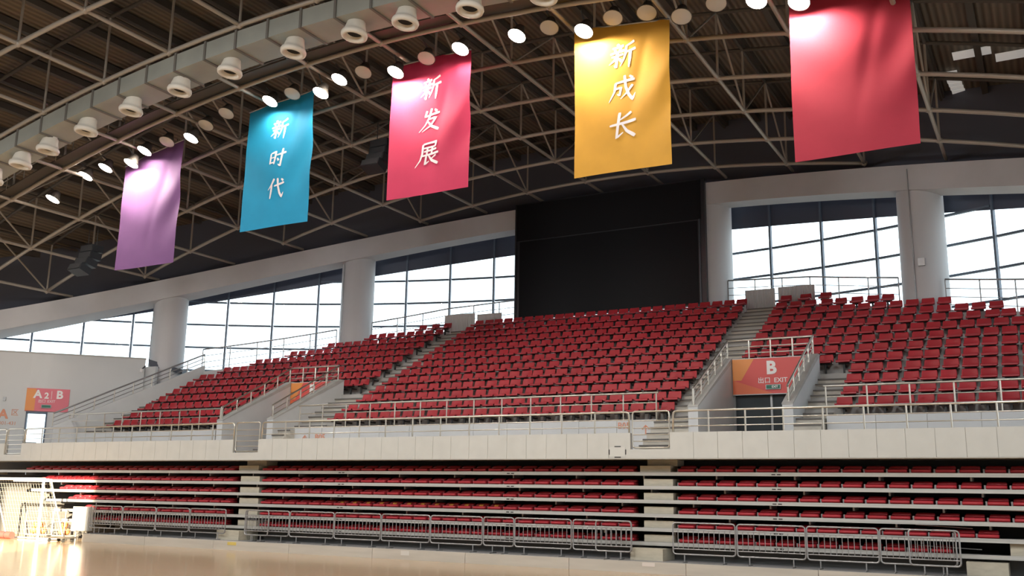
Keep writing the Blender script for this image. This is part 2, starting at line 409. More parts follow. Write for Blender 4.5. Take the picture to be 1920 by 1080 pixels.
# exits (vomitories)
def vomitory(x0, x1, yb, label, lbl2):
    v = empty('stairwell_exit', ((x0+x1)/2, 25.2, 2.95)); tag(v, label, 'exit')
    t = .27
    zf, zb = 4.16, 5.86
    for a in (x0, x1-t):
        prism('side_wall', [(25.2, 2.95), (25.2, zf), (yb, zb), (yb+.25, zb), (yb+.25, 2.95)], a, a+t, M_white, v)
        prism('coping', [(25.19, zf), (25.19, zf+.035), (yb, zb+.035), (yb+.26, zb+.035), (yb+.26, zb)], a-.01, a+t+.01, M_conc, v)
    box('back_wall', x0+t, x1-t, yb, yb+.25, 4.78, zb, M_white, v)
    d = box('door', x0+t+.05, x1-t-.05, yb+.12, yb+.16, 2.95, 4.78, mat('door_glass', (.05, .06, .065), .15), v)
    for a in (x0+t, (x0+x1)/2-.03, x1-t-.06): box('door_frame', a, a+.06, yb+.08, yb+.14, 2.95, 4.78, M_galv, v)
    # rails on the side walls and across the back
    for a in (x0+.13, x1-.13):
        for h in (.50, .32, .15):
            rod('handrail', (a, 25.25, zf+h-.02), (a, yb+.1, zb+h+.06), .03 if h == .5 else .016, M_steel, v)
        for i in range(6):
            q = i/5; y = 25.3+(yb+.05-25.3)*q; z = zf+(zb-zf)*q
            rod('rail_post', (a, y, z), (a, y, z+.53), .026, M_steel, v)
    rod('lower_post', (x0+.13, 25.25, 2.95), (x0+.13, 25.25, zf+.5), .028, M_steel, v)
    for h in (.56, .36, .17): rod('back_rail', (x0+.13, yb+.1, zb+h), (x1-.13, yb+.1, zb+h), .028 if h == .56 else .016, M_steel, v)
    for i in range(1, 4): rod('rail_post', (x0+.13+(x1-x0-.26)*i/4*1.02, yb+.1, zb), (x0+.13+(x1-x0-.26)*i/4*1.02, yb+.1, zb+.56), .024, M_steel, v)
    # sign board on the back wall
    s = empty('exit_sign', ((x0+x1)/2, yb-.05, 4.79)); tag(s, lbl2, 'sign')
    a, b = x0+t+.03, x1-t-.03; w_ = b-a
    box('board', a, b, yb-.06, yb-.01, 4.79, 5.83, M_signred, s)
    V = [(a, yb-.063, 5.83), (a, yb-.063, 5.2), (a+.12*w_, yb-.063, 5.2), (a+.30*w_, yb-.063, 5.83)]
    og = WM[s.name].translation
    ob('orange_corner', mesh_of('oc', [Vector(p)-og for p in V], [(0, 1, 2, 3)], M_signor), Matrix.Translation(og), s)
    V = [(a, yb-.062, 5.2), (a, yb-.062, 4.79), (a+.55*w_, yb-.062, 4.79), (a+.02*w_, yb-.062, 5.2)]
    ob('orange_band', mesh_of('ob', [Vector(p)-og for p in V], [(0, 1, 2, 3)], mat('sign_deep_orange', (.66, .15, .06), .45)), Matrix.Translation(og), s)
    text('lettering', 'B', .52, M_txt, facing((a+.53*w_, yb-.066, 5.53)), s, .022)
    text('lettering', '出口', .19, M_txt, facing((a+.43*w_, yb-.066, 5.17)), s, .002); text('lettering', 'EXIT', .19, M_txt, facing((a+.65*w_, yb-.066, 5.17)), s, .002)
    g = box('exit_lamp', a+.45*w_, a+.65*w_, yb-.10, yb-.06, 4.91, 5.05, M_galv, s)
    box('exit_lamp_face', a+.46*w_, a+.64*w_, yb-.105, yb-.10, 4.925, 5.035, M_green, s)
    text('lettering', 'EXIT', .09, M_txt, facing((a+.575*w_, yb-.107, 4.98)), s, .002)
    box('base_trim', a, b, yb-.075, yb-.01, 4.765, 4.79, M_galv, s)
vomitory(VR0, VR1, 28.5, 'white stairwell exit with sloping walls at the foot of the right aisle', 'red and orange B exit sign over the right stairwell doors')
vomitory(VL0, VL1, 28.62, 'white stairwell exit with sloping walls at the foot of the left aisle', 'red and orange B exit sign over the left stairwell doors')

# oblique end wall with stairs rail on the far left
ew = empty('wall_stair_side', (-34, 25.2, 2.95)); tag(ew, 'sloping pale wall beside the end stair of the left block', 'wall', kind='structure')
A, B = Vector((-34.42, 25.1, 0)), Vector((-32.86, 31.2, 0)); nrm = Vector((-(B-A).y, (B-A).x, 0)).normalized()*.22
V = []
for p, zt in ((A, 4.15), (B, 7.2)):
    for q in (p, p+nrm):
        V += [Vector((q.x, q.y, 2.95)), Vector((q.x, q.y, zt))]
org = WM[ew.name].translation
ob('wall_body', mesh_of('wb', [v-org for v in V], [(0, 1, 5, 4), (2, 6, 7, 3), (0, 2, 3, 1), (4, 5, 7, 6), (1, 3, 7, 5), (0, 4, 6, 2)], M_white), Matrix.Translation(org), ew)
er = empty('stair_railing', (-34.5, 25.1, 4.1)); tag(er, 'steel stair railing on the sloping end wall of the left block', 'railing')
a0 = A+nrm*.5; b0 = B+nrm*.5
for h in (.50, .32, .15):
    rod('handrail' if h == .5 else 'rail', (a0.x, a0.y, 4.15+h), (b0.x, b0.y, 7.2+h), .034 if h == .5 else .018, M_galv, er)
for i in range(9):
    p = a0.lerp(b0, i/8); z = 4.15+3.05*i/8; rod('post', (p.x, p.y, z), (p.x, p.y, z+.5), .022, M_steel, er)

# corner exit wall on the far left (turned about 45 degrees)
P1 = Vector((-34.55, 29.35, 0)); dv = Vector((.68, .73, 0)).normalized(); rzw = math.atan2(dv.y, dv.x); nv = Vector((dv.y, -dv.x, 0))   # nv faces the hall
cw = empty('wall_corner', (P1.x, P1.y, 2.95), rzw); tag(cw, 'pale corner wall with the A2 B exit door', 'wall', kind='structure')
def wbox(name, u0, u1, o0, o1, z0, z1, m, parent):       # u along the wall (negative = to the left), o towards the hall
    c = P1+dv*((u0+u1)/2)+nv*((o0+o1)/2)
    return ob(name, shared('cube', _cube, m), Matrix.Translation((c.x, c.y, (z0+z1)/2)) @ Matrix.Rotation(rzw, 4, 'Z') @ Matrix.Diagonal((u1-u0, o1-o0, z1-z0, 1)), parent)
def wfacing(u, z, o=.0):
    c = P1+dv*u+nv*o; return facing((c.x, c.y, z), rzw)
DU0, DU1 = -4.48, -3.66
wbox('wall_body', -13, DU0, -.25, 0, 2.95, 7.32, M_white, cw); wbox('wall_body', DU1, 0, -.25, 0, 2.95, 7.32, M_white, cw); wbox('wall_body', DU0, DU1, -.25, 0, 4.88, 7.32, M_white, cw)
wbox('wall_cap', -13, 0.02, -.27, .02, 7.32, 7.38, M_conc, cw)
box('wall_return', -34.75, -33.95, 29.42, 29.55, 2.95, 7.0, M_white, cw)
ds = empty('door_1', tuple(P1+dv*DU0+Vector((0, 0, 2.95))), rzw); tag(ds, 'glazed exit door with daylight behind it in the corner wall', 'door', kind='structure')
for u in (DU0, DU1-.06): wbox('frame', u, u+.06, -.2, .03, 2.95, 4.88, M_frame, ds)
wbox('frame', DU0, DU1, -.2, .03, 4.80, 4.88, M_frame, ds); wbox('pane', DU0+.06, DU1-.06, -.12, -.1, 2.95, 4.8, M_glass, ds); wbox('push_bar', DU0+.1, DU1-.3, -.08, -.02, 3.45, 3.62, M_galv, ds)
sg = empty('exit_sign', tuple(P1+dv*-3.98+Vector((0, 0, 4.90))), rzw); tag(sg, 'pink and orange A2 B exit sign on the corner wall', 'sign')
M_pink = mat('sign_pink', (.66, .16, .20), .5)
wbox('board', -4.540, -2.880, 0, .05, 4.90, 5.86, M_pink, sg)
wbox('orange_corner', -4.540, -4.180, .05, .053, 4.92, 5.84, M_signor, sg)
text('lettering', 'A', .46, M_txt, wfacing(-4.100, 5.60, .056), sg, .016); text('lettering', '2', .34, M_txt, wfacing(-3.760, 5.55, .056), sg, .012)
wbox('divider', -3.580, -3.565, .05, .058, 5.42, 5.76, M_txt, sg); text('lettering', 'B', .46, M_txt, wfacing(-3.260, 5.60, .056), sg, .016)
text('lettering', '出口', .15, M_txt, wfacing(-3.920, 5.32, .056), sg); text('lettering', 'EXIT', .15, M_txt, wfacing(-3.560, 5.32, .056), sg)
wbox('exit_lamp', -3.920, -3.540, .05, .09, 5.04, 5.18, M_galv, sg); wbox('exit_lamp_face', -3.900, -3.560, .09, .094, 5.06, 5.16, M_green, sg)
text('lettering', 'A', .52, M_orange, wfacing(-5.330, 4.72, .01), cw, .02); text('lettering', '区', .30, M_orange, wfacing(-4.900, 4.80, .01), cw)
text('lettering', '001-431', .2, M_orange, wfacing(-5.130, 4.36, .01), cw); wbox('alarm_box', -5.400, -5.300, 0, .05, 5.28, 5.44, M_galv, cw)
lt = empty('dark_canopy', (-34.4, 29.3, 6.9)); tag(lt, 'dark sheet canopy between the corner wall and the round column', 'canopy')
og = WM[lt.name].translation
V = [(-34.5, 29.45, 7.35), (-33.45, 30.45, 6.95), (-33.6, 30.9, 6.95), (-34.9, 29.9, 7.3), (-34.4, 29.45, 7.05), (-33.45, 30.45, 6.75), (-33.6, 30.9, 6.75), (-34.9, 29.9, 7.05)]
ob('canopy_sheet', mesh_of('cs', [Vector(p)-og for p in V], [(0, 1, 2, 3), (4, 7, 6, 5), (0, 4, 5, 1), (1, 5, 6, 2), (2, 6, 7, 3), (3, 7, 4, 0)], mat('canopy_blue', (.05, .06, .08), .5)), Matrix.Translation(og), lt)
rod('lamp_arm', (-34.35, 29.2, 7.0), (-34.3, 29.0, 6.85), .03, M_brk, lt); rod('lamp_globe', (-34.32, 28.98, 6.72), (-34.30, 28.98, 6.86), .07, M_txt, lt, 12)
bwl = box('wall_passage', -34.3, -31.5, 31.6, 31.8, 2.95, 6.2, M_white); tag(bwl, 'pale wall at the back of the end stair', 'wall', kind='structure')

# ------------------------------------------------------------------ railings on the walkway
def railing(name, label, x0, x1, y, z0, h, sp, parent_grp, curved_ends=False):
    r = empty(name, (x0, y, z0)); tag(r, label, 'railing')
    n = max(1, round((x1-x0)/sp))
    if curved_ends:
        c = .08; pts = [(x0, y, z0), (x0, y, z0+h-c), (x0+.3*c, y, z0+h-.3*c), (x0+c, y, z0+h), (x1-c, y, z0+h), (x1-.3*c, y, z0+h-.3*c), (x1, y, z0+h-c), (x1, y, z0)]
        tube('handrail', pts, .027, M_steel, r, 8)
    else: rod('handrail', (x0-.06, y, z0+h), (x1+.06, y, z0+h), .028, M_steel, r)
    for q in (.63, .29): rod('rail', (x0, y, z0+h*q), (x1, y, z0+h*q), .014, M_steel, r)
    for i in range(n+1):
        if curved_ends and i in (0, n): continue
        x = x0+(x1-x0)*i/n; rod('post', (x, y, z0), (x, y, z0+h), .022, M_steel, r)
    return r
lbl = ['steel railing on the parapet beyond the gate by the corner exit', 'steel railing on the parapet in front of the left seating block', 'steel railing on the parapet in front of the centre seating block', 'steel railing on the parapet in front of the right stairwell and seats']
for (a, b), l in zip([(-40, -34.56), (-33.44, -22.99), (-21.80, -9.46), (-8.29, 8)], lbl):
    railing('parapet_railing', l, a, b, 23.28, 3.37, .53, .92, None, True)
gl = ['steel gate in the parapet opening beside the corner exit', 'steel gate in the parapet opening below the left aisle', 'steel gate in the parapet opening below the right aisle']
for (a, b), l in zip(GATES, gl):
    g = empty('gate', ((a+b)/2, 23.28, 2.96)); tag(g, l, 'gate')
    a += .03; b -= .03; z0, z1, c = 3.0, 3.91, .07
    pts = [(a, 23.28, z0+c), (a, 23.28, z1-c), (a+.3*c, 23.28, z1-.3*c), (a+c, 23.28, z1), (b-c, 23.28, z1), (b-.3*c, 23.28, z1-.3*c), (b, 23.28, z1-c), (b, 23.28, z0+c), (b-.3*c, 23.28, z0+.3*c), (b-c, 23.28, z0), (a+c, 23.28, z0), (a+.3*c, 23.28, z0+.3*c)]
    tube('gate_frame', pts, .022, M_steel, g, 8, closed=True)
    for q in (.18, .36, .54, .74): rod('rail', (a, 23.28, z0+(z1-z0)*q), (b, 23.28, z0+(z1-z0)*q), .013, M_steel, g)
    rod('hinge_post', (a-.02, 23.28, 2.96), (a-.02, 23.28, 3.35), .025, M_galv, g)
for a, b, l in ((-34.4, VL0-.45, 'steel railing on the low wall before the left block of upper seats'), (-22.5, -9.66, 'steel railing on the low wall before the centre block of upper seats'), (-5.07, 8, 'steel railing on the low wall before the right block of upper seats')):
    railing('tier_railing', l, a, b, 25.78, 3.90, .75, 1.0, None)
# rear railing along the curved top
def rear_rail(s0, s1, label):
    x, y, _ = arc((s0+s1)/2, .16); r = empty('rear_railing', (x, y, interp(RAILZ, x-XC)-1.1)); tag(r, label, 'railing')
    n = max(2, round((s1-s0)/1.15)); P = [arc(s0+(s1-s0)*i/n, .16) for i in range(n+1)]
    for h, rr in ((0, .03), (-.3, .014), (-.58, .014), (-.84, .014)):
        tube('handrail' if h == 0 else 'rail', [(p[0], p[1], interp(RAILZ, p[0]-XC)+h) for p in P], rr, M_galv, r, 6)
    for p in P: rod('post', (p[0], p[1], interp(RAILZ, p[0]-XC)-1.1), (p[0], p[1], interp(RAILZ, p[0]-XC)), .022, M_galv, r)
rear_rail(-18.7, -12.8, 'curved steel railing behind the top seats left of the second column')
rear_rail(-11.2, -4.2, 'curved steel railing behind the top seats left of the video screen')
rear_rail(4.7, 11.2, 'curved steel railing behind the top seats right of the video screen')
rear_rail(12.8, 19.5, 'curved steel railing behind the top seats past the right column')
# corrugated barrier panels at the head of the aisles
for x0, x1, z1, l in ((-22.95, -21.42, 9.42, 'wide grey corrugated panel closing the head of the left aisle'), (-21.30, -20.1, 9.34, 'grey corrugated panel beside the head of the left aisle, next to the screen'),
                      (-9.68, -8.58, 9.38, 'grey corrugated panel closing the head of the right aisle'), (-8.46, -7.15, 9.40, 'grey corrugated panel beside the head of the right aisle, above the right block')):
    V = []; F = []; n = 40; y = 35.35
    for i in range(n+1):
        xx = x0+(x1-x0)*i/n; dy = .02*(1 if i % 2 else -1)
        for yy in (y+dy, y+dy+.02):
            for z in (8.35, z1): V.append((xx-(x0+x1)/2, yy-y, z-8.35))
    for i in range(n):
        a, b = 4*i, 4*i+4; F += [(a, a+1, b+1, b), (a+2, b+2, b+3, a+3), (a+1, a+3, b+3, b+1)]
    tag(ob('barrier_panel', mesh_of('bp', V, F, mat('panel_grey', (.68, .68, .69), .6)), Matrix.Translation(((x0+x1)/2, y, 8.35))), l, 'panel')

# ------------------------------------------------------------------ video screen
sc = empty('video_screen', (-15.4, 35.6, 8.9)); tag(sc, 'huge black switched off video screen above the centre block', 'screen')
box('cabinet', -19.6, -11.2, 35.50, 35.70, 9.0, 14.05, M_bezel, sc)
box('display', -19.35, -11.50, 35.47, 35.52, 9.05, 12.35, M_black, sc)
box('top_panel', -19.5, -11.35, 35.48, 35.52, 12.40, 14.0, mat('satin_black', (.007, .007, .008), .45, spec=.12), sc)
rod('edge_trim', (-11.42, 35.46, 9.0), (-11.42, 35.46, 12.4), .02, mat('trim_steel', (.10, .11, .13), .3, .6), sc)
rod('edge_trim', (-19.52, 35.46, 9.0), (-19.52, 35.46, 14.0), .02, M_bezel, sc)

# ------------------------------------------------------------------ upper seats
def seat_shell():
    # profile from the front lip back over the pan and up the backrest (y, z, half width)
    prof = [(0.00, -.055, .195), (-.012, -.02, .20), (.015, .0, .205), (.12, -.012, .205), (.26, -.022, .20), (.33, -.008, .20), (.37, .05, .20), (.40, .13, .198), (.425, .21, .188), (.435, .235, .172)]
    cr = [-1, -.86, -.45, 0, .45, .86, 1]
    V = []; F = []
    for side in (0, 1):
        for i, (y, z, hw) in enumerate(prof):
            for c in cr:
                dish = .018*(c*c) if 2 <= i <= 5 else 0
                wrap = -.03*(c*c) if i >= 6 else 0
                t = .014*side
                V.append((c*hw, y+wrap+(t if i >= 5 else 0), z+dish-(t if i < 6 else 0)))
    m = len(cr); n = len(prof); o = n*m
    for i in range(n-1):
        for j in range(m-1):
            a = i*m+j; F += [(a, a+1, a+m+1, a+m), (o+a, o+a+m, o+a+m+1, o+a+1)]
    for i in range(n-1): F += [(i*m, i*m+m, o+i*m+m, o+i*m), (i*m+m-1, o+i*m+m-1, o+i*m+2*m-1, i*m+2*m-1)]
    for j in range(m-1): F += [(j, o+j, o+j+1, j+1), ((n-1)*m+j, (n-1)*m+j+1, o+(n-1)*m+j+1, o+(n-1)*m+j)]
    return mesh_of('stadium_seat', V, F, None, True)
def seat_bracket():
    bm = bmesh.new()
    def bx(x0, x1, y0, y1, z0, z1):
        r = bmesh.ops.create_cube(bm, size=1)
        for v in r['verts']: v.co = Vector(((x0+x1)/2+v.co.x*(x1-x0), (y0+y1)/2+v.co.y*(y1-y0), (z0+z1)/2+v.co.z*(z1-z0)))
    bx(-.15, .15, .14, .20, -.10, -.05); bx(-.025, .025, .14, .20, -.40, -.1); bx(-.025, .025, .18, .50, -.16, -.11)
    return bm_mesh('seat_bracket', bm)
ME_shell = shared('shell', seat_shell, M_seat); ME_brk = shared('brk', seat_bracket, M_brk)
ORD = ['front', 'second', 'third', 'fourth', 'fifth', 'sixth', 'seventh', 'eighth', 'ninth', 'tenth', 'eleventh', 'twelfth', 'top']
seats = []
for k in range(ROWS):
    y = Yr(k); hw = arc_x(y+.4)
    lo = XC-hw; hi = XC+hw
    blocks = [('left', max(lo, -32.65), -26.15 if k < 4 else -22.3), ('centre', -21.62+.04*k, -9.38-.01*k), ('right', -4.92 if k < 4 else -8.28, min(hi, 2.2))]
    for bname, a, b in blocks:
        n = int((b-a)/.462)
        if n < 1: continue
        x = a+.21 if bname != 'left' else b-.21; sgn = 1 if bname != 'left' else -1
        pitch = (b-a-.42)/max(1, n-1)
        j = 0
        while j < n:
            xx = x+sgn*(j*pitch)+random.uniform(-.028, .028)
            if k >= 4 and bname in('left', 'right') and k == 4 and False: pass
            seats.append((xx, y, Zl(k), k, bname)); j += 1
seats.sort(key=lambda s: (s[0]**2+s[1]**2+(s[2]-1.8)**2)/1.0)
def in_view(x, y, z):
    th = math.radians(29.04); dx = math.cos(th)*x+math.sin(th)*y; dz = -math.sin(th)*x+math.cos(th)*y
    return abs(dx/dz) < .535
vis = [s for s in seats if in_view(*s[:3])]; rest = [s for s in seats if not in_view(*s[:3])]
solo, stuff = vis[:300], vis[300:]+rest
for x, y, z, k, bn in solo:
    M = Matrix.Translation((x, y, z)) @ Matrix.Rotation(random.uniform(-.03, .03), 4, 'Z')
    o = ob('stadium_seat', ME_shell, M); ob('bracket', ME_brk, M, o)
    where = {'left': 'left upper block', 'centre': 'centre upper block below the screen', 'right': 'right upper block'}[bn]
    tag(o, 'red plastic stadium seat, %s row of the %s' % (ORD[k], where), 'seat', '%s row seats of the %s upper block' % (ORD[k], bn))
def merged(name, items, base, m):
    V = []; F = []; vs_ = [v.co.copy() for v in base.vertices]; fs = [tuple(p.vertices) for p in base.polygons]
    for M in items:
        o = len(V); V += [M @ v for v in vs_]; F += [tuple(i+o for i in f) for f in fs]
    me = bpy.data.meshes.new(name); me.from_pydata([tuple(v) for v in V], [], F); me.materials.append(m)
    me.polygons.foreach_set('use_smooth', [True]*len(me.polygons)); me.update(); return me
Ms = [Matrix.Translation((x-XC, y-30, z-7)) for x, y, z, k, b in stuff]
st = ob('stadium_seating', merged('stadium_seating', Ms, ME_shell, M_seat), Matrix.Translation((XC, 30, 7)))
tag(st, 'red plastic seats filling the far upper rows of the terrace', 'seats', kind='stuff')
sb = ob('bracket', merged('seat_brackets', Ms, ME_brk, M_brk), Matrix.Translation((XC, 30, 7)), st); sb['kind'] = 'stuff'

# ------------------------------------------------------------------ folded retractable bleacher
bl = empty('retractable_bleacher', (XC, 23.3, 0)); tag(bl, 'folded retractable bleacher with aluminium edged decks under the parapet', 'bleacher')
DZ = [.70+.342*k for k in range(6)]        # deck tops
xls = [-31.4, -31.9, -32.4, -33.3, -34.4, -36.5]; xrs = [6, 6, 6, 6, 6, 6]
for k, z in enumerate(DZ):
    box('nosing', xls[k], xrs[k], 23.66, 23.70, z-.085, z+.004, M_deckw, bl)
    box('deck', xls[k], xrs[k], 23.70, 24.75, z-.05, z, M_deck, bl)
    box('riser', xls[k], xrs[k], 24.45, 24.48, z-.34, z-.05, M_dark, bl)  # dark backing, shade of the gap between decks put into its colour
    if k:
        xx = xls[k]+.6
        while xx < 6:
            box('support_arm', xx-.02, xx+.02, 23.85, 24.4, z-.165, z-.085, M_galv, bl); xx += 1.9
for x0, x1 in [(-29.25+3.05*i, -29.25+3.05*(i+1)-.012) for i in range(12)]:
    box('plinth_board', x0, x1, 22.90, 22.94, .0, .27, M_plinth, bl)
box('plinth_deck', -29.25, 7.4, 22.94, 24.3, .22, .275, M_deck, bl)
box('kick_board', -29.25, 7.4, 24.2, 24.24, .275, .62, mat('kick_grey', (.13, .13, .125), .7), bl)
for x0, x1, z0, z1 in ((-22.56, -22.20, .15, .24), (-9.0, -8.68, .16, .25)):
    box('sticker', x0, x1, 22.895, 22.90, z0, z1, mat('yellow_sticker', (.62, .48, .12), .6) if x0 < -20 else mat('white_sticker', (.66, .60, .55), .6), bl)
box('sticker', -16.08, -15.80, 22.895, 22.90, .12, .24, mat('worn_sticker', (.60, .58, .53), .6), bl)
AIS = [(-23.05, -22.25), (-9.28, -8.50)]
for a, b in AIS:
    off = -.35 if a < -20 else -.17
    box('step_box', a+off, b+off*.6, 23.25, 24.1, .275, .56, M_box, bl)
    for k, z in enumerate(DZ):
        if k < 5: box('step_box', a, b, 23.78, 24.3, z+.004, z+.175, M_box, bl)
    box('step_box', a-.08, b-.05, 23.75, 24.3, DZ[5]+.004, DZ[5]+.16, M_box, bl)
    box('step_box', a+.02, b+.05, 24.0, 24.5, DZ[5]+.16, DZ[5]+.33, M_box, bl)
for x0, x1, z0, z1 in ((-1.05, .2, .70, .96), (-1.9, -1.1, .275, .56), (-30.95, -30.05, .71, .93), (-30.8, -29.8, .30, .52)):
    box('step_box', x0, x1, 23.5 if z0 < .6 else 23.78, 24.3, z0, z1, M_box, bl)
for x0, x1, z in ((-1.6, .5, 1.60), (-2.9, -1.75, 1.24), (-2.9, -1.6, .80)):
    rod('stay_rod', (x0, 23.9, z+.05), (x1, 23.9, z), .012, M_galv, bl)
for k, z in enumerate(DZ):
    for x in (-19.0, -13.2, -6.0):
        for dx in (0, .13): box('dark_mark', x+dx, x+dx+.09, 23.656, 23.66, z-.06, z-.035, M_brk, bl)

def fold_pan():
    bm = bmesh.new(); V = []; F = []
    prof = [(.05, .0), (.01, .015), (-.01, .045), (.005, .075), (.05, .088), (.36, .075), (.38, .03), (.36, .0)]
    n = len(prof); xs_ = [(-.205, .86), (-.19, .97), (-.12, 1), (.12, 1), (.19, .97), (.205, .86)]
    for x, s in xs_:
        for y, z in prof: V.append((x, .19+(y-.19)*s, .045+(z-.045)*s))
    for i in range(len(xs_)-1):
        for j in range(n): F.append((i*n+j, i*n+(j+1) % n, (i+1)*n+(j+1) % n, (i+1)*n+j))
    F += [tuple(range(n)), tuple((len(xs_)-1)*n+j for j in range(n))[::-1]]
    return mesh_of('folding_seat', V, F, None, True)
def fold_back():
    V = []; F = []
    xs_ = [(-.20, .05), (-.18, .0), (-.06, -.008), (.06, -.008), (.18, .0), (.20, .05)]
    for x, d in xs_:
        for y, z in ((.17, .095), (.26, .155-d*.6), (.34, .165-d*.6), (.37, .12), (.36, .085)): V.append((x, y, z))
    n = 5
    for i in range(len(xs_)-1):
        for j in range(n): F.append((i*n+j, i*n+(j+1) % n, (i+1)*n+(j+1) % n, (i+1)*n+j))
    F += [tuple(range(n)), tuple((len(xs_)-1)*n+j for j in range(n))[::-1]]
    return mesh_of('backrest', V, F, None, True)
def fold_foot():
    bm = bmesh.new()
    for x in (-.23,):
        r = bmesh.ops.create_cube(bm, size=1)
        for v in r['verts']: v.co = Vector((x+v.co.x*.035, .22+v.co.y*.25, .045+v.co.z*.09))
    return bm_mesh('arm_bracket', bm)
ME_pan = shared('pan', fold_pan, M_seatb); ME_back = shared('fback', fold_back, M_seatb); ME_foot = shared('ffoot', fold_foot, M_galv)
lows = []
secs = {'left': [(-29.95, -23.55), (-30.6, -23.5), (-31.3, -23.35), (-31.85, -23.35), (-32.9, -23.3), (-33.85, -23.3)],
        'centre': [(-22.15, -9.5)]*6, 'right': [(-8.4, -2.15), (-8.4, -1.2), (-8.4, 5.0), (-8.4, 5.0), (-8.4, 5.0), (-8.4, 5.0)]}
for bn, rows in secs.items():
    for k, (a, b) in enumerate(rows):
        n = round((b-a)/.492); p = (b-a)/n
        for i in range(n):
            lows.append((a+(i+.5)*p+random.uniform(-.008, .008), 23.72, DZ[k]+.002, k, bn, i))
vis = sorted([s for s in lows if in_view(*s[:3])], key=lambda s: s[0]**2+s[1]**2); rest = [s for s in lows if not in_view(*s[:3])]
solo, stuff = vis[:300], vis[300:]+rest
LROW = ['lowest', 'second lowest', 'third lowest', 'fourth lowest', 'fifth lowest', 'topmost']
M_tagy = mat('orange_number_tag', (.75, .36, .06), .6)
for x, y, z, k, bn, i in solo:
    M = Matrix.Translation((x, y, z))
    o = ob('folding_seat', ME_pan, M); ob('backrest', ME_back, M, o); ob('bracket', ME_foot, M, o)
    tagged = k == 2 and bn == 'centre' and -19.0 < x < -13.6
    if tagged: ob('number_tag', shared('cube', _cube, M_tagy), M @ Matrix.Translation((0, .165, .105)) @ Matrix.Rotation(math.radians(35), 4, 'X') @ Matrix.Diagonal((.13, .09, .004, 1)), o)
    where = {'left': 'left section towards the goal', 'centre': 'centre section between the step aisles', 'right': 'right section below the stairwell'}[bn]
    tag(o, 'folded red bleacher seat%s, %s row, %s' % (' with orange tag' if tagged else '', LROW[k], where), 'seat', '%s%s row seats of the %s bleacher section' % ('tagged ' if tagged else '', LROW[k], bn))
Ms = [Matrix.Translation((s[0]-XC, s[1]-23.7, s[2]-.7)) for s in stuff]
if Ms:
    st = ob('bleacher_seating', merged('bleacher_seating', Ms, ME_pan, M_seatb), Matrix.Translation((XC, 23.7, .7)))
    tag(st, 'folded red seats at the far end of the bleacher rows', 'seats', kind='stuff')
    for nm, me, m in (('backrest', ME_back, M_seatb), ('bracket', ME_foot, M_galv)):
        q = ob(nm, merged(nm, Ms, me, m), Matrix.Translation((XC, 23.7, .7)), st); q['kind'] = 'stuff'

# ------------------------------------------------------------------ crowd barriers on the plinth
def barrier(x0, x1, y, label):
    b = empty('crowd_barrier', ((x0+x1)/2, y, .275)); tag(b, label, 'barrier', 'crowd barriers on the bleacher plinth')
    z0, z1, c = .47, 1.20, .07; x0 += .012; x1 -= .012
    pts = []
    for cx, cz, a0 in ((x0+c, z0+c, math.pi), (x1-c, z0+c, 1.5*math.pi), (x1-c, z1-c, 0), (x0+c, z1-c, .5*math.pi)):
        for i in range(4):
            a = a0+i*math.pi/6; pts.append((cx+c*math.cos(a), y, cz+c*math.sin(a)))
    tube('frame', pts, .019, M_galv, b, 8, closed=True)
    rod('top_rail', (x0, y, z1-.16), (x1, y, z1-.16), .013, M_galv, b); rod('bottom_rail', (x0, y, z0+.12), (x1, y, z0+.12), .013, M_galv, b)
    n = max(5, round((x1-x0)/.128))
    for i in range(1, n): xx = x0+(x1-x0)*i/n; rod('bar', (xx, y, z0+.12), (xx, y, z1-.16), .009, M_galv, b, 6)
    for xx in (x0+.28, x1-.28):
        rod('leg', (xx, y, .275), (xx, y, z0), .015, M_galv, b); rod('foot', (xx, y-.16, .288), (xx, y+.2, .288), .013, M_galv, b)
bars = [(-29.28, -27.68, 23.15, 'left'), (-29.20, -28.35, 23.28, 'left'), (-27.65, -26.07, 23.15, 'left'), (-26.06, -24.53, 23.15, 'left'), (-24.51, -22.95, 23.15, 'left'),
        (-22.08, -20.36, 23.15, 'c'), (-22.05, -21.09, 23.05, 'c'), (-20.35, -18.66, 23.15, 'c'), (-18.65, -16.98, 23.15, 'c'), (-16.96, -15.31, 23.15, 'c'), (-15.3, -13.63, 23.15, 'c'), (-13.61, -12.67, 23.15, 'c'),
        (-12.66, -11.0, 23.15, 'c'), (-10.97, -9.36, 23.15, 'c'), (-10.30, -9.33, 23.05, 'c'), (-8.31, -6.76, 23.15, 'r'), (-6.74, -5.15, 23.15, 'r'), (-5.14, -3.58, 23.15, 'r'), (-3.57, -2.03, 23.15, 'r'), (-2.97, -1.95, 23.05, 'r')]
nth = {'left': 0, 'c': 0, 'r': 0}; W_ = ['first', 'second', 'third', 'fourth', 'fifth', 'sixth', 'seventh', 'eighth', 'ninth', 'tenth']
for x0, x1, y, g in bars:
    short = x1-x0 < 1.2; i = nth[g]; nth[g] += 1
    base = {'left': 'counted from the goal', 'c': 'counted from the left step aisle', 'r': 'counted from the right step aisle'}[g]
    barrier(x0, x1, y, '%s steel crowd barrier on the %s bleacher plinth, %s %s' % ('short' if short else 'long', {'left': 'left', 'c': 'centre', 'r': 'right'}[g], W_[i], base))

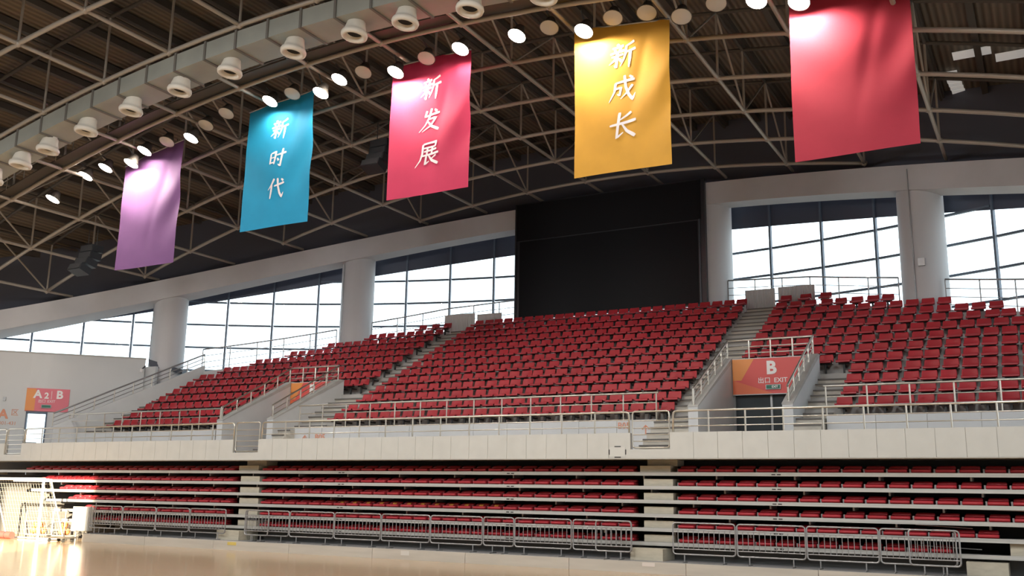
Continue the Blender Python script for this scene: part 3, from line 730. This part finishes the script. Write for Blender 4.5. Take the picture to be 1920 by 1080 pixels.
# paper notice on the parapet
pn = empty('paper_notice', (-9.75, 23.19, 2.77)); tag(pn, 'white sheet taped to the parapet with four black strips near the right gate', 'notice')
box('sheet', -9.96, -9.54, 23.192, 23.199, 2.78, 3.02, mat('paper_white', (.60, .60, .56), .7), pn)
for x0, x1, z0, z1 in ((-9.83, -9.66, 3.02, 3.045), (-9.83, -9.66, 2.755, 2.78), (-9.985, -9.96, 2.83, 2.96), (-9.54, -9.515, 2.83, 2.96)):
    box('tape', x0, x1, 23.19, 23.199, z0, z1, M_brk, pn)

# ------------------------------------------------------------------ roof trusses
YN = [9.5+2.8*j for j in range(10)]           # 9.5 .. 34.7
def inside(x, y): return (x-XC)**2+(y-YC0)**2 < (R+.2)**2 and -44 < x < 6
TH = 2.1
for j, y in enumerate(YN):
    xsn = [x for x in XN if inside(x, y)]
    if len(xsn) < 2: continue
    xsn.sort(); a, b = xsn[0], xsn[-1]
    t = empty('roof_truss', ((a+b)/2, y, zchord((a+b)/2)))
    d_ = ['nearest the court', 'next to the court side duct', 'second from the court', 'carrying the white air duct', 'carrying the floodlights', 'just behind the banners', 'second behind the banners', 'third behind the banners', 'fourth behind the banners', 'nearest the window wall'][j]
    tag(t, 'arched steel roof truss of thin tubes, %s' % d_, 'truss', 'arched roof trusses')
    n = len(xsn)*2
    tube('bottom_chord', [(a+(b-a)*i/n, y, zchord(a+(b-a)*i/n)) for i in range(n+1)], .068, M_truss, t, 8)
    tube('top_chord', [(a+(b-a)*i/n, y, zchord(a+(b-a)*i/n)+TH) for i in range(n+1)], .06, M_purlin, t, 8)
    for i, x in enumerate(xsn):
        rod('post', (x, y, zchord(x)), (x, y, zchord(x)+TH), .038, M_truss, t)
    bm = bmesh.new()
    for x in xsn:
        bmesh.ops.create_icosphere(bm, subdivisions=1, radius=.12, matrix=Matrix.Translation((x-(a+b)/2, 0, zchord(x)-zchord((a+b)/2))))
    nb = ob('node_balls', bm_mesh('node_balls', bm, M_truss, True), WM[t.name], t); nb['kind'] = 'stuff'
NUM = 'one two three four five six seven eight nine ten eleven twelve thirteen fourteen fifteen sixteen seventeen eighteen nineteen'.split()
for i, x in enumerate(XN):
    ysn = [y for y in YN if inside(x, y)]
    if len(ysn) < 2: continue
    t = empty('cross_truss', (x, ysn[0], zchord(x)))
    tag(t, 'straight steel cross truss under the roof, number %s counted from the right end wall' % NUM[i], 'truss', 'straight cross trusses under the roof')
    a, b = ysn[0], YC0+math.sqrt((R+.2)**2-(x-XC)**2)
    rod('bottom_chord', (x, a, zchord(x)), (x, b, zchord(x)), .06, M_truss, t); rod('top_chord', (x, a, zchord(x)+TH), (x, b, zchord(x)+TH), .055, M_purlin, t)
    for j, (y, y2) in enumerate(zip(ysn, ysn[1:])):
        if y < 19: continue
        if (i+j) % 2: rod('diagonal', (x, y2, zchord(x)), (x, y, zchord(x)+TH), .034, M_truss, t)
        else: rod('diagonal', (x, y, zchord(x)), (x, y2, zchord(x)+TH), .034, M_truss, t)
# ------------------------------------------------------------------ air duct with jet nozzles
dct = empty('air_duct', (-20, 18.5, zchord(-20)-.75)); tag(dct, 'long grey rectangular air duct with round white jet nozzles under the roof', 'duct')
def dz(x): return zchord(x)-.12
xs_ = [-36+1.15*i for i in range(31)]
og = WM[dct.name].translation
for a, b in zip(xs_, xs_[1:]):
    V = [Vector((x, y, dz(x)-h))-og for x in (a+.02, b-.02) for y, h in ((17.95, 0), (19.0, 0), (19.0, .50), (17.95, .50))]
    ob('duct_section', mesh_of('ds', V, [(0, 1, 2, 3), (7, 6, 5, 4), (0, 4, 5, 1), (1, 5, 6, 2), (2, 6, 7, 3), (3, 7, 4, 0)], M_duct), Matrix.Translation(og), dct)
    V = [Vector((x, y, dz(x)-h))-og for x in (b-.035, b+.035) for y, h in ((17.915, -.035), (19.035, -.035), (19.035, .535), (17.915, .535))]
    ob('flange', mesh_of('df', V, [(0, 1, 2, 3), (7, 6, 5, 4), (0, 4, 5, 1), (1, 5, 6, 2), (2, 6, 7, 3), (3, 7, 4, 0)], M_ductj), Matrix.Translation(og), dct)
def lathe(prof, n=20):
    V = []; F = []
    for r, z in prof:
        for k in range(n): a = 2*math.pi*k/n; V.append((r*math.cos(a), r*math.sin(a), z))
    for i in range(len(prof)-1):
        for k in range(n): F.append((i*n+k, i*n+(k+1) % n, (i+1)*n+(k+1) % n, (i+1)*n+k))
    return V, F
ME_noz = shared('noz', lambda: mesh_of('nozzle', *lathe([(.20, .30), (.22, .12), (.25, .0), (.25, -.06), (.30, -.08), (.315, -.13), (.30, -.19), (.24, -.21), (.20, -.17), (.17, -.10)]), None, True), M_nozzle)
ME_hole = shared('hole', lambda: mesh_of('hole', *lathe([(.001, -.09), (.18, -.10)]), None), M_dark)  # disc across the throat, coloured as the shade inside
for x in (-32.4, -31.1, -29.7, -28.3, -27.0, -25.25, -23.3, -21.3, -19.35, -17.05, -15.0, -13.4, -11.5, -9.5):
    M = Matrix.Translation((x, 18.42, dz(x)-.50-.20)) @ Matrix.Rotation(math.radians(-6), 4, 'X') @ Matrix.Rotation(math.radians(4), 4, 'Y') @ Matrix.Scale(1.12, 4)
    nz = ob('nozzle', ME_noz, M, dct); WM[nz.name] = M; ob('nozzle_throat', ME_hole, M, nz)

# catwalk beside the floodlights
cat = empty('catwalk', (-17, 20.6, zchord(-17))); tag(cat, 'narrow arched steel catwalk with thin handrails behind the duct', 'catwalk')
n = 36; cx = [-42+46*i/n for i in range(n+1)]; og = WM[cat.name].translation
V = []; F = []
for x in cx:
    for y in (20.25, 20.85):
        for h in (.10, .14): V.append(Vector((x, y, zchord(x)+h))-og)
for i in range(n):
    a, b = 4*i, 4*i+4; F += [(a, a+1, b+1, b), (a+2, b+2, b+3, a+3), (a, b, b+2, a+2), (a+1, a+3, b+3, b+1)]
ob('walkway_grating', mesh_of('wg', V, F, M_purlin), Matrix.Translation(og), cat)
for y in (20.25, 20.85):
    for h in (.6, 1.05): tube('handrail', [(x, y, zchord(x)+h) for x in cx], .022, M_truss, cat, 6)
    for x in cx[::2]: rod('post', (x, y, zchord(x)+.1), (x, y, zchord(x)+1.05), .018, M_truss, cat, 6)

# ------------------------------------------------------------------ floodlights
ME_hous = shared('hous', lambda: mesh_of('housing', *lathe([(.05, .36), (.12, .34), (.16, .20), (.255, .03), (.27, .0), (.25, .0)]), None, True), M_lampb)
ME_len = {on: shared('lens', lambda: mesh_of('lens', *lathe([(.001, -.03), (.13, -.02), (.25, .005)]), None, True), M_lens if on else M_lens_off) for on in (0, 1)}
BAN = [(-26.45, 'purple'), (-20.75, 'blue'), (-15.05, 'pink'), (-9.1, 'yellow'), (-3.4, 'red')]
def flood(x, z, on, y=21.6):
    hot = on and any(abs(x-h) < .1 for h in (-26.95, -15.94, -9.92, -4.39))
    f = empty('floodlight', (x, y, z)); nb = min(BAN, key=lambda b: abs(b[0]-x))
    side = 'above the' if abs(nb[0]-x) < 1.3 else ('left of the' if x < nb[0] else 'right of the')
    tag(f, '%s round floodlight hanging %s %s banner' % ('glowing' if on else 'unlit', side, nb[1]), 'floodlight', '%s floodlights %s %s banner' % ('lit' if on else 'unlit', side, nb[1]))
    M = Matrix.Translation((x, y, z)) @ Matrix.Rotation(math.radians(-24), 4, 'X') @ Matrix.Rotation(math.radians(8 if on else -3), 4, 'Y')
    ob('housing', ME_hous, M, f); ob('lens', ME_len[on], M, f)
    rod('bracket', (x, y+.05, z+.33), (x, y-.2, max(z+.4, zchord(x)+.12)), .025, M_brk, f)
    if on:
        light('floodlight_beam', 'SPOT', (x, y-.03, z-.06), (0, .45 if hot else .12, -1), 1000 if hot else 260, (1, .88, .74), spot_size=math.radians(165), spot_blend=.5, shadow_soft_size=.16)
for x, z in ((-30.94, 11.95), (-29.26, 12.57), (-28.25, 12.72), (-26.95, 12.69), (-26.34, 13.04), (-24.15, 13.13), (-20.77, 13.79), (-18.72, 13.67), (-18.02, 13.97), (-15.94, 13.78), (-13.73, 14.03), (-11.92, 14.02), (-9.92, 13.70), (-5.38, 13.45), (-4.39, 13.17)):
    flood(x, z, 1, 21.5)
for x, z in ((-22.63, 13.72), (-23.51, 13.47), (-25.28, 13.19), (-19.86, 13.87), (-17.12, 14.02), (-14.87, 13.99), (-10.93, 14.03), (-9.09, 13.88), (-8.16, 13.8), (-7.25, 13.48), (-6.36, 13.62)):
    flood(x, z, 0, 21.5)

# ------------------------------------------------------------------ banners
GLYPH = {
 '新': [[(30,92,7),(35,84,9)],[(12,77,5),(30,79,6),(54,83,8)],[(21,73,5),(26,63,8)],[(46,77,7),(37,64,4)],[(6,57,6),(30,60,6),(57,65,8)],[(12,45,5),(32,47,6),(54,51,7)],[(33,62,8),(32,30,8),(31,6,7),(23,14,3)],[(30,44,7),(20,30,6),(4,18,2)],[(37,40,4),(50,25,9)],[(92,94,8),(78,86,6),(60,79,4)],[(64,82,7),(63,52,7),(57,30,5),(46,8,2)],[(62,57,5),(80,61,6),(99,66,8)],[(81,60,8),(80,30,8),(78,0,4)]],
 '时': [[(12,76,6),(14,50,7),(14,24,6)],[(13,76,5),(40,82,9),(40,52,8),(37,22,6)],[(15,53,4),(38,56,5)],[(15,29,5),(37,31,5)],[(46,65,5),(70,69,7),(98,75,8)],[(78,95,9),(77,50,8),(75,10,7),(61,20,3)],[(53,50,5),(63,37,9)]],
 '代': [[(38,95,9),(26,70,7),(6,44,2)],[(26,68,8),(25,36,8),(23,2,5)],[(40,60,5),(64,66,7),(94,74,8)],[(56,96,8),(62,58,7),(74,26,8),(90,6,8),(97,28,2)],[(76,92,5),(88,82,9)]],
 '发': [[(30,90,9),(23,66,6),(50,70,6),(90,77,8)],[(52,97,9),(44,60,7),(28,28,5),(4,2,2)],[(43,53,5),(76,57,8),(56,24,6),(18,2,2)],[(38,46,4),(60,22,8),(97,4,9)],[(66,92,5),(78,82,9)]],
 '展': [[(22,89,6),(50,92,6),(82,95,8),(79,75,6)],[(24,72,5),(78,76,6)],[(21,89,8),(21,50,7),(14,24,5),(-6,-4,2)],[(28,58,5),(56,61,6),(86,66,7)],[(44,72,7),(42,42,6)],[(66,75,7),(64,44,6)],[(18,41,5),(50,44,6),(97,50,8)],[(41,42,7),(38,6,7),(56,18,3)],[(86,40,6),(64,26,3)],[(50,42,4),(68,20,8),(99,4,9)]],
 '成': [[(20,71,5),(50,75,7),(90,80,8)],[(22,72,8),(20,40,6),(4,2,2)],[(23,50,5),(43,53,7),(41,24,6),(31,30,3)],[(52,97,8),(60,54,7),(74,24,8),(90,4,8),(97,28,2)],[(84,60,8),(68,34,5),(46,10,2)],[(70,94,5),(83,84,9)]],
 '长': [[(78,93,8),(60,80,6),(36,66,3)],[(2,50,6),(44,54,7),(98,62,9)],[(36,95,9),(33,50,8),(31,4,7),(54,22,3)],[(46,54,4),(66,26,8),(99,4,10)]]}
def brush(ch, size, shear=.10):
    """brush strokes as flat ribbons, returned as quads in a centred frame (x, z)"""
    V = []; F = []
    for st_ in GLYPH[ch]:
        # resample
        P = []
        for (x0, y0, w0), (x1, y1, w1) in zip(st_, st_[1:]):
            for i in range(5): q = i/5; P.append((x0+(x1-x0)*q, y0+(y1-y0)*q, w0+(w1-w0)*q))
        P.append(st_[-1])
        n = len(P); o = len(V)
        for i, (x, y, w_) in enumerate(P):
            xa, ya, _ = P[max(0, i-1)]; xb, yb, _ = P[min(n-1, i+1)]; L = math.hypot(xb-xa, yb-ya) or 1
            nx, ny = -(yb-ya)/L, (xb-xa)/L; h = w_*.66*(.75 if i in (0, n-1) else 1)
            for sg in (1, -1):
                px, py = x+nx*h*sg-50, y+ny*h*sg-50
                V.append(((px+shear*py)*size/100, py*size/100))
        F += [(o+2*i, o+2*i+1, o+2*i+3, o+2*i+2) for i in range(n-1)]
    return V, F
def banner(name, x0, x1, zb, zt, color, chars, cz, csize, cx, seed, label):
    y = 22.0; xm = (x0+x1)/2; b = empty('banner', (xm, y, zb)); tag(b, label, 'banner', None)
    rnd = random.Random(seed); nx, nz_ = 40, 64; V = []; F = []
    W = x1-x0
    def Ht(u): return min(zt, zchord(x0+W*u)-.10)-zb if name != 'red' else zt-zb
    ph = [rnd.uniform(0, 6.28) for _ in range(8)]
    def cloth(u, v):
        # swags falling from the upper corners to the middle, soft vertical folds and faint creases
        q = abs(u-.45)/.55
        swag = .055*math.sin(11*(v-.42*q*q)+ph[0])*math.exp(-((v-.55)/.26)**2)*(.25+.75*u)
        fold = .03*math.sin(9*u+2.2*v+ph[1])*(.2+.8*v)
        fold += .05*math.exp(-((u-.80+.35*(1-v))/.06)**2)*v
        crease = .004*math.sin(14*(u*.8+v)+ph[2])*math.sin(5*v+ph[3])
        return swag+fold+crease+.05*math.sin(3.1*u+ph[4])*(1-v)
    for iz in range(nz_+1):
        v = iz/nz_
        for ix in range(nx+1):
            u = ix/nx
            V.append((W*(u-.5)+.02*math.sin(5*v+ph[5])*(u-.5), cloth(u, v), Ht(u)*v+.03*math.sin(3.3*u+ph[4])*(1-v)))
    for iz in range(nz_):
        for ix in range(nx):
            a = iz*(nx+1)+ix; F.append((a, a+1, a+nx+2, a+nx+1))
    me = mesh_of('cloth', V, F, mat(name+'_cloth', color, .75, noise=.05, scale=2, trans=.25), True)
    ob('cloth', me, WM[b.name], b)
    tube('hanging_rod', [(x0+W*q/8, y, zb+Ht(q/8)) for q in range(9)], .03, M_galv, b, 8)
    for q in (.12, .5, .88): rod('cord', (x0+W*q, y, zb+Ht(q)), (x0+W*q, y, zb+Ht(q)+.12), .01, M_brk, b, 6)
    for ch, zc in zip(chars, cz):
        G, GF = brush(ch, csize); gv = []
        for gx, gz in G:
            X_, Z_ = cx+gx-xm, zc+gz-zb
            gv.append((X_, cloth(X_/W+.5, Z_/Ht(X_/W+.5))-.012, Z_))
        ob('lettering', mesh_of('lettering', gv, GF, M_silver), WM[b.name], b)
banner('purple', -27.85, -25.02, 9.12, 13.4, (.20, .085, .24), '', [], 0, 0, 1, 'plain purple hanging banner, first from the corner exit')
banner('blue', -22.10, -19.40, 9.82, 14.3, (.012, .32, .56), '新时代', [13.05, 12.06, 11.08], .68, -20.75, 2, 'turquoise blue hanging banner with three silver characters')
banner('pink', -16.40, -13.68, 10.10, 14.5, (.62, .04, .115), '新发展', [13.30, 12.33, 11.30], .72, -15.0, 3, 'pink red hanging banner with three silver characters')
banner('yellow', -10.42, -7.74, 9.88, 14.5, (.70, .36, .04), '新成长', [13.07, 12.15, 11.14], .74, -9.05, 4, 'yellow hanging banner with three silver characters')
banner('red', -4.74, -2.04, 9.46, 13.6, (.46, .03, .06), '', [], 0, 0, 5, 'plain crimson hanging banner, last one before the right column')

# hanging loudspeaker clusters
for x, y, z, l in ((-32.6, 24.6, 10.55, 'dark hanging loudspeaker cluster left of the purple banner'), (-19.3, 25.5, 13.0, 'dark hanging loudspeaker cluster between the blue and pink banners')):
    s = empty('loudspeaker', (x, y, z-.6)); tag(s, l, 'loudspeaker')
    for i in range(4):
        M = Matrix.Translation((x, y-.05*i*i, z+.42-.30*i)) @ Matrix.Rotation(math.radians(-7*i), 4, 'X')
        ob('cabinet', shared('cube', _cube, M_bezel), M @ Matrix.Diagonal((.72, .5, .27, 1)), s); ob('grille', shared('cube', _cube, M_dark), M @ Matrix.Translation((0, -.255, 0)) @ Matrix.Diagonal((.66, .02, .22, 1)), s)
    for dx in (-.25, .25): rod('chain', (x+dx, y, z+.5), (x+dx, y, zchord(x)+.1), .015, M_brk, s, 6)

# ------------------------------------------------------------------ goal and gear at the far left
GX, GY = -30.2, 21.9
g = empty('futsal_goal', (GX-1.6, GY, 0)); tag(g, 'white framed indoor football goal standing in the sun patch', 'goal')
for x in (GX, GX-3.1):
    rod('post', (x, GY, 0), (x, GY, 2.08), .045, M_goal, g, 12)
    rod('side_bar', (x, GY, .04), (x, GY+1.0, .04), .025, M_goal, g); rod('side_stay', (x, GY+1.0, .04), (x, GY+.25, 2.05), .025, M_goal, g)
    rod('top_arm', (x, GY, 2.06), (x, GY+.3, 2.04), .025, M_goal, g)
rod('crossbar', (GX-3.14, GY, 2.06), (GX+.04, GY, 2.06), .045, M_goal, g, 12); rod('ground_bar', (GX-3.1, GY+1.0, .04), (GX, GY+1.0, .04), .025, M_goal, g)
bm = bmesh.new()
def strand(a, b):
    V, F = sweep([a, b], .0028, 3)
    vv = [bm.verts.new(v) for v in V]
    for f in F: bm.faces.new([vv[i] for i in f])
og = WM[g.name].translation
for i in range(22):
    x = GX-3.1+3.1*i/21; strand(Vector((x, GY+.3, 2.04))-og, Vector((x, GY+1.0, .04))-og)
for i in range(15):
    q = i/14; yy = GY+.3+.7*q; zz = 2.04-2.0*q; strand(Vector((GX-3.1, yy, zz))-og, Vector((GX, yy, zz))-og)
nt_ = ob('net', bm_mesh('net', bm, M_net), WM[g.name], g); nt_['kind'] = 'stuff'

M_oball = mat('orange_ball', (.62, .20, .06), .5, noise=.15, scale=9); M_cart = mat('cart_steel', (.45, .44, .40), .4, .5)
def wheel(name, x, y, r, parent): rod(name, (x-.02, y, r), (x+.02, y, r), r, M_brk, parent, 12)
def ball_cart(cx, cy, w_, h, label, balls):
    c = empty('ball_cart', (cx, cy, 0)); tag(c, label, 'cart')
    box('base', cx-w_/2, cx+w_/2, cy-.25, cy+.25, .13, .17, M_cart, c)
    for dx in (-1, 1):
        for dy in (-.24, .24):
            rod('upright', (cx+dx*w_/2, cy+dy, .15), (cx+dx*w_/2, cy+dy, h), .018, M_cart, c); wheel('castor', cx+dx*(w_/2-.06), cy+dy*.85, .06, c)
    for z in (.35, .62, h):
        for dy in (-.24, .24): rod('cage_bar', (cx-w_/2, cy+dy, z), (cx+w_/2, cy+dy, z), .01, M_cart, c)
        for dx in (-1, 1): rod('cage_bar', (cx+dx*w_/2, cy-.24, z), (cx+dx*w_/2, cy+.24, z), .01, M_cart, c)
    for bx_, bz in balls:
        bm = bmesh.new(); bmesh.ops.create_icosphere(bm, subdivisions=3, radius=.115)
        o = ob('basketball', bm_mesh('basketball', bm, M_oball, True), Matrix.Translation((cx+bx_, cy, bz)))
        for r_ in (Matrix(), Matrix.Rotation(math.pi/2, 4, 'X'), Matrix.Rotation(math.pi/2, 4, 'Y')):
            tube_pts = [r_ @ Vector((.1145*math.cos(a*math.pi/9), .1145*math.sin(a*math.pi/9), 0)) for a in range(18)]
            V, F = sweep(tube_pts, .003, 4, True); ob('seam', mesh_of('seam', V, F, M_brk), Matrix.Translation((cx+bx_, cy, bz)), o)
        tag(o, 'orange basketball lying in the %s' % ('ball cart inside the goal' if cx < -31 else 'ball cart beside the goal post'), 'ball', 'balls in the %s cart' % ('goal' if cx < -31 else 'post'))
ball_cart(-32.0, 23.2, .8, .95, 'steel ball cart with orange balls inside the goal', [(-.26, .29), (0, .29), (.26, .29), (-.13, .50), (.13, .50)])
ball_cart(-30.6, 23.2, .62, 1.05, 'steel ball cart standing behind the goal post', [(-.13, .29), (.13, .29), (0, .51)])
# platform trolley and a leaning white score board
t = empty('platform_trolley', (-29.55, 22.35, 0)); tag(t, 'low dark platform trolley on castors at the end of the plinth', 'trolley')
box('platform', -30.05, -29.15, 22.1, 22.6, .12, .17, M_lampb, t)
for dx in (-29.95, -29.25):
    for dy in (22.17, 22.53): wheel('castor', dx, dy, .06, t)
s = empty('score_board', (-29.9, 23.3, 0)); tag(s, 'white boxy score stand at the end of the bleacher plinth', 'score stand')
box('panel', -30.05, -29.35, 23.05, 23.35, .35, 1.15, M_goal, s)
for x in (-29.98, -29.42):
    rod('leg', (x, 23.2, 0), (x, 23.2, .36), .02, M_cart, s)
m_ = empty('rolled_mat', (-33.0, 22.9, 0)); tag(m_, 'rolled red exercise mat lying in the goal', 'mat')
rod('roll', (-33.5, 22.55, .12), (-32.5, 22.55, .12), .12, mat('mat_red', (.5, .06, .05), .6), m_, 16)
for x in (-33.2, -32.8): rod('strap', (x-.02, 22.55, .12), (x+.02, 22.55, .12), .123, M_brk, m_, 16)
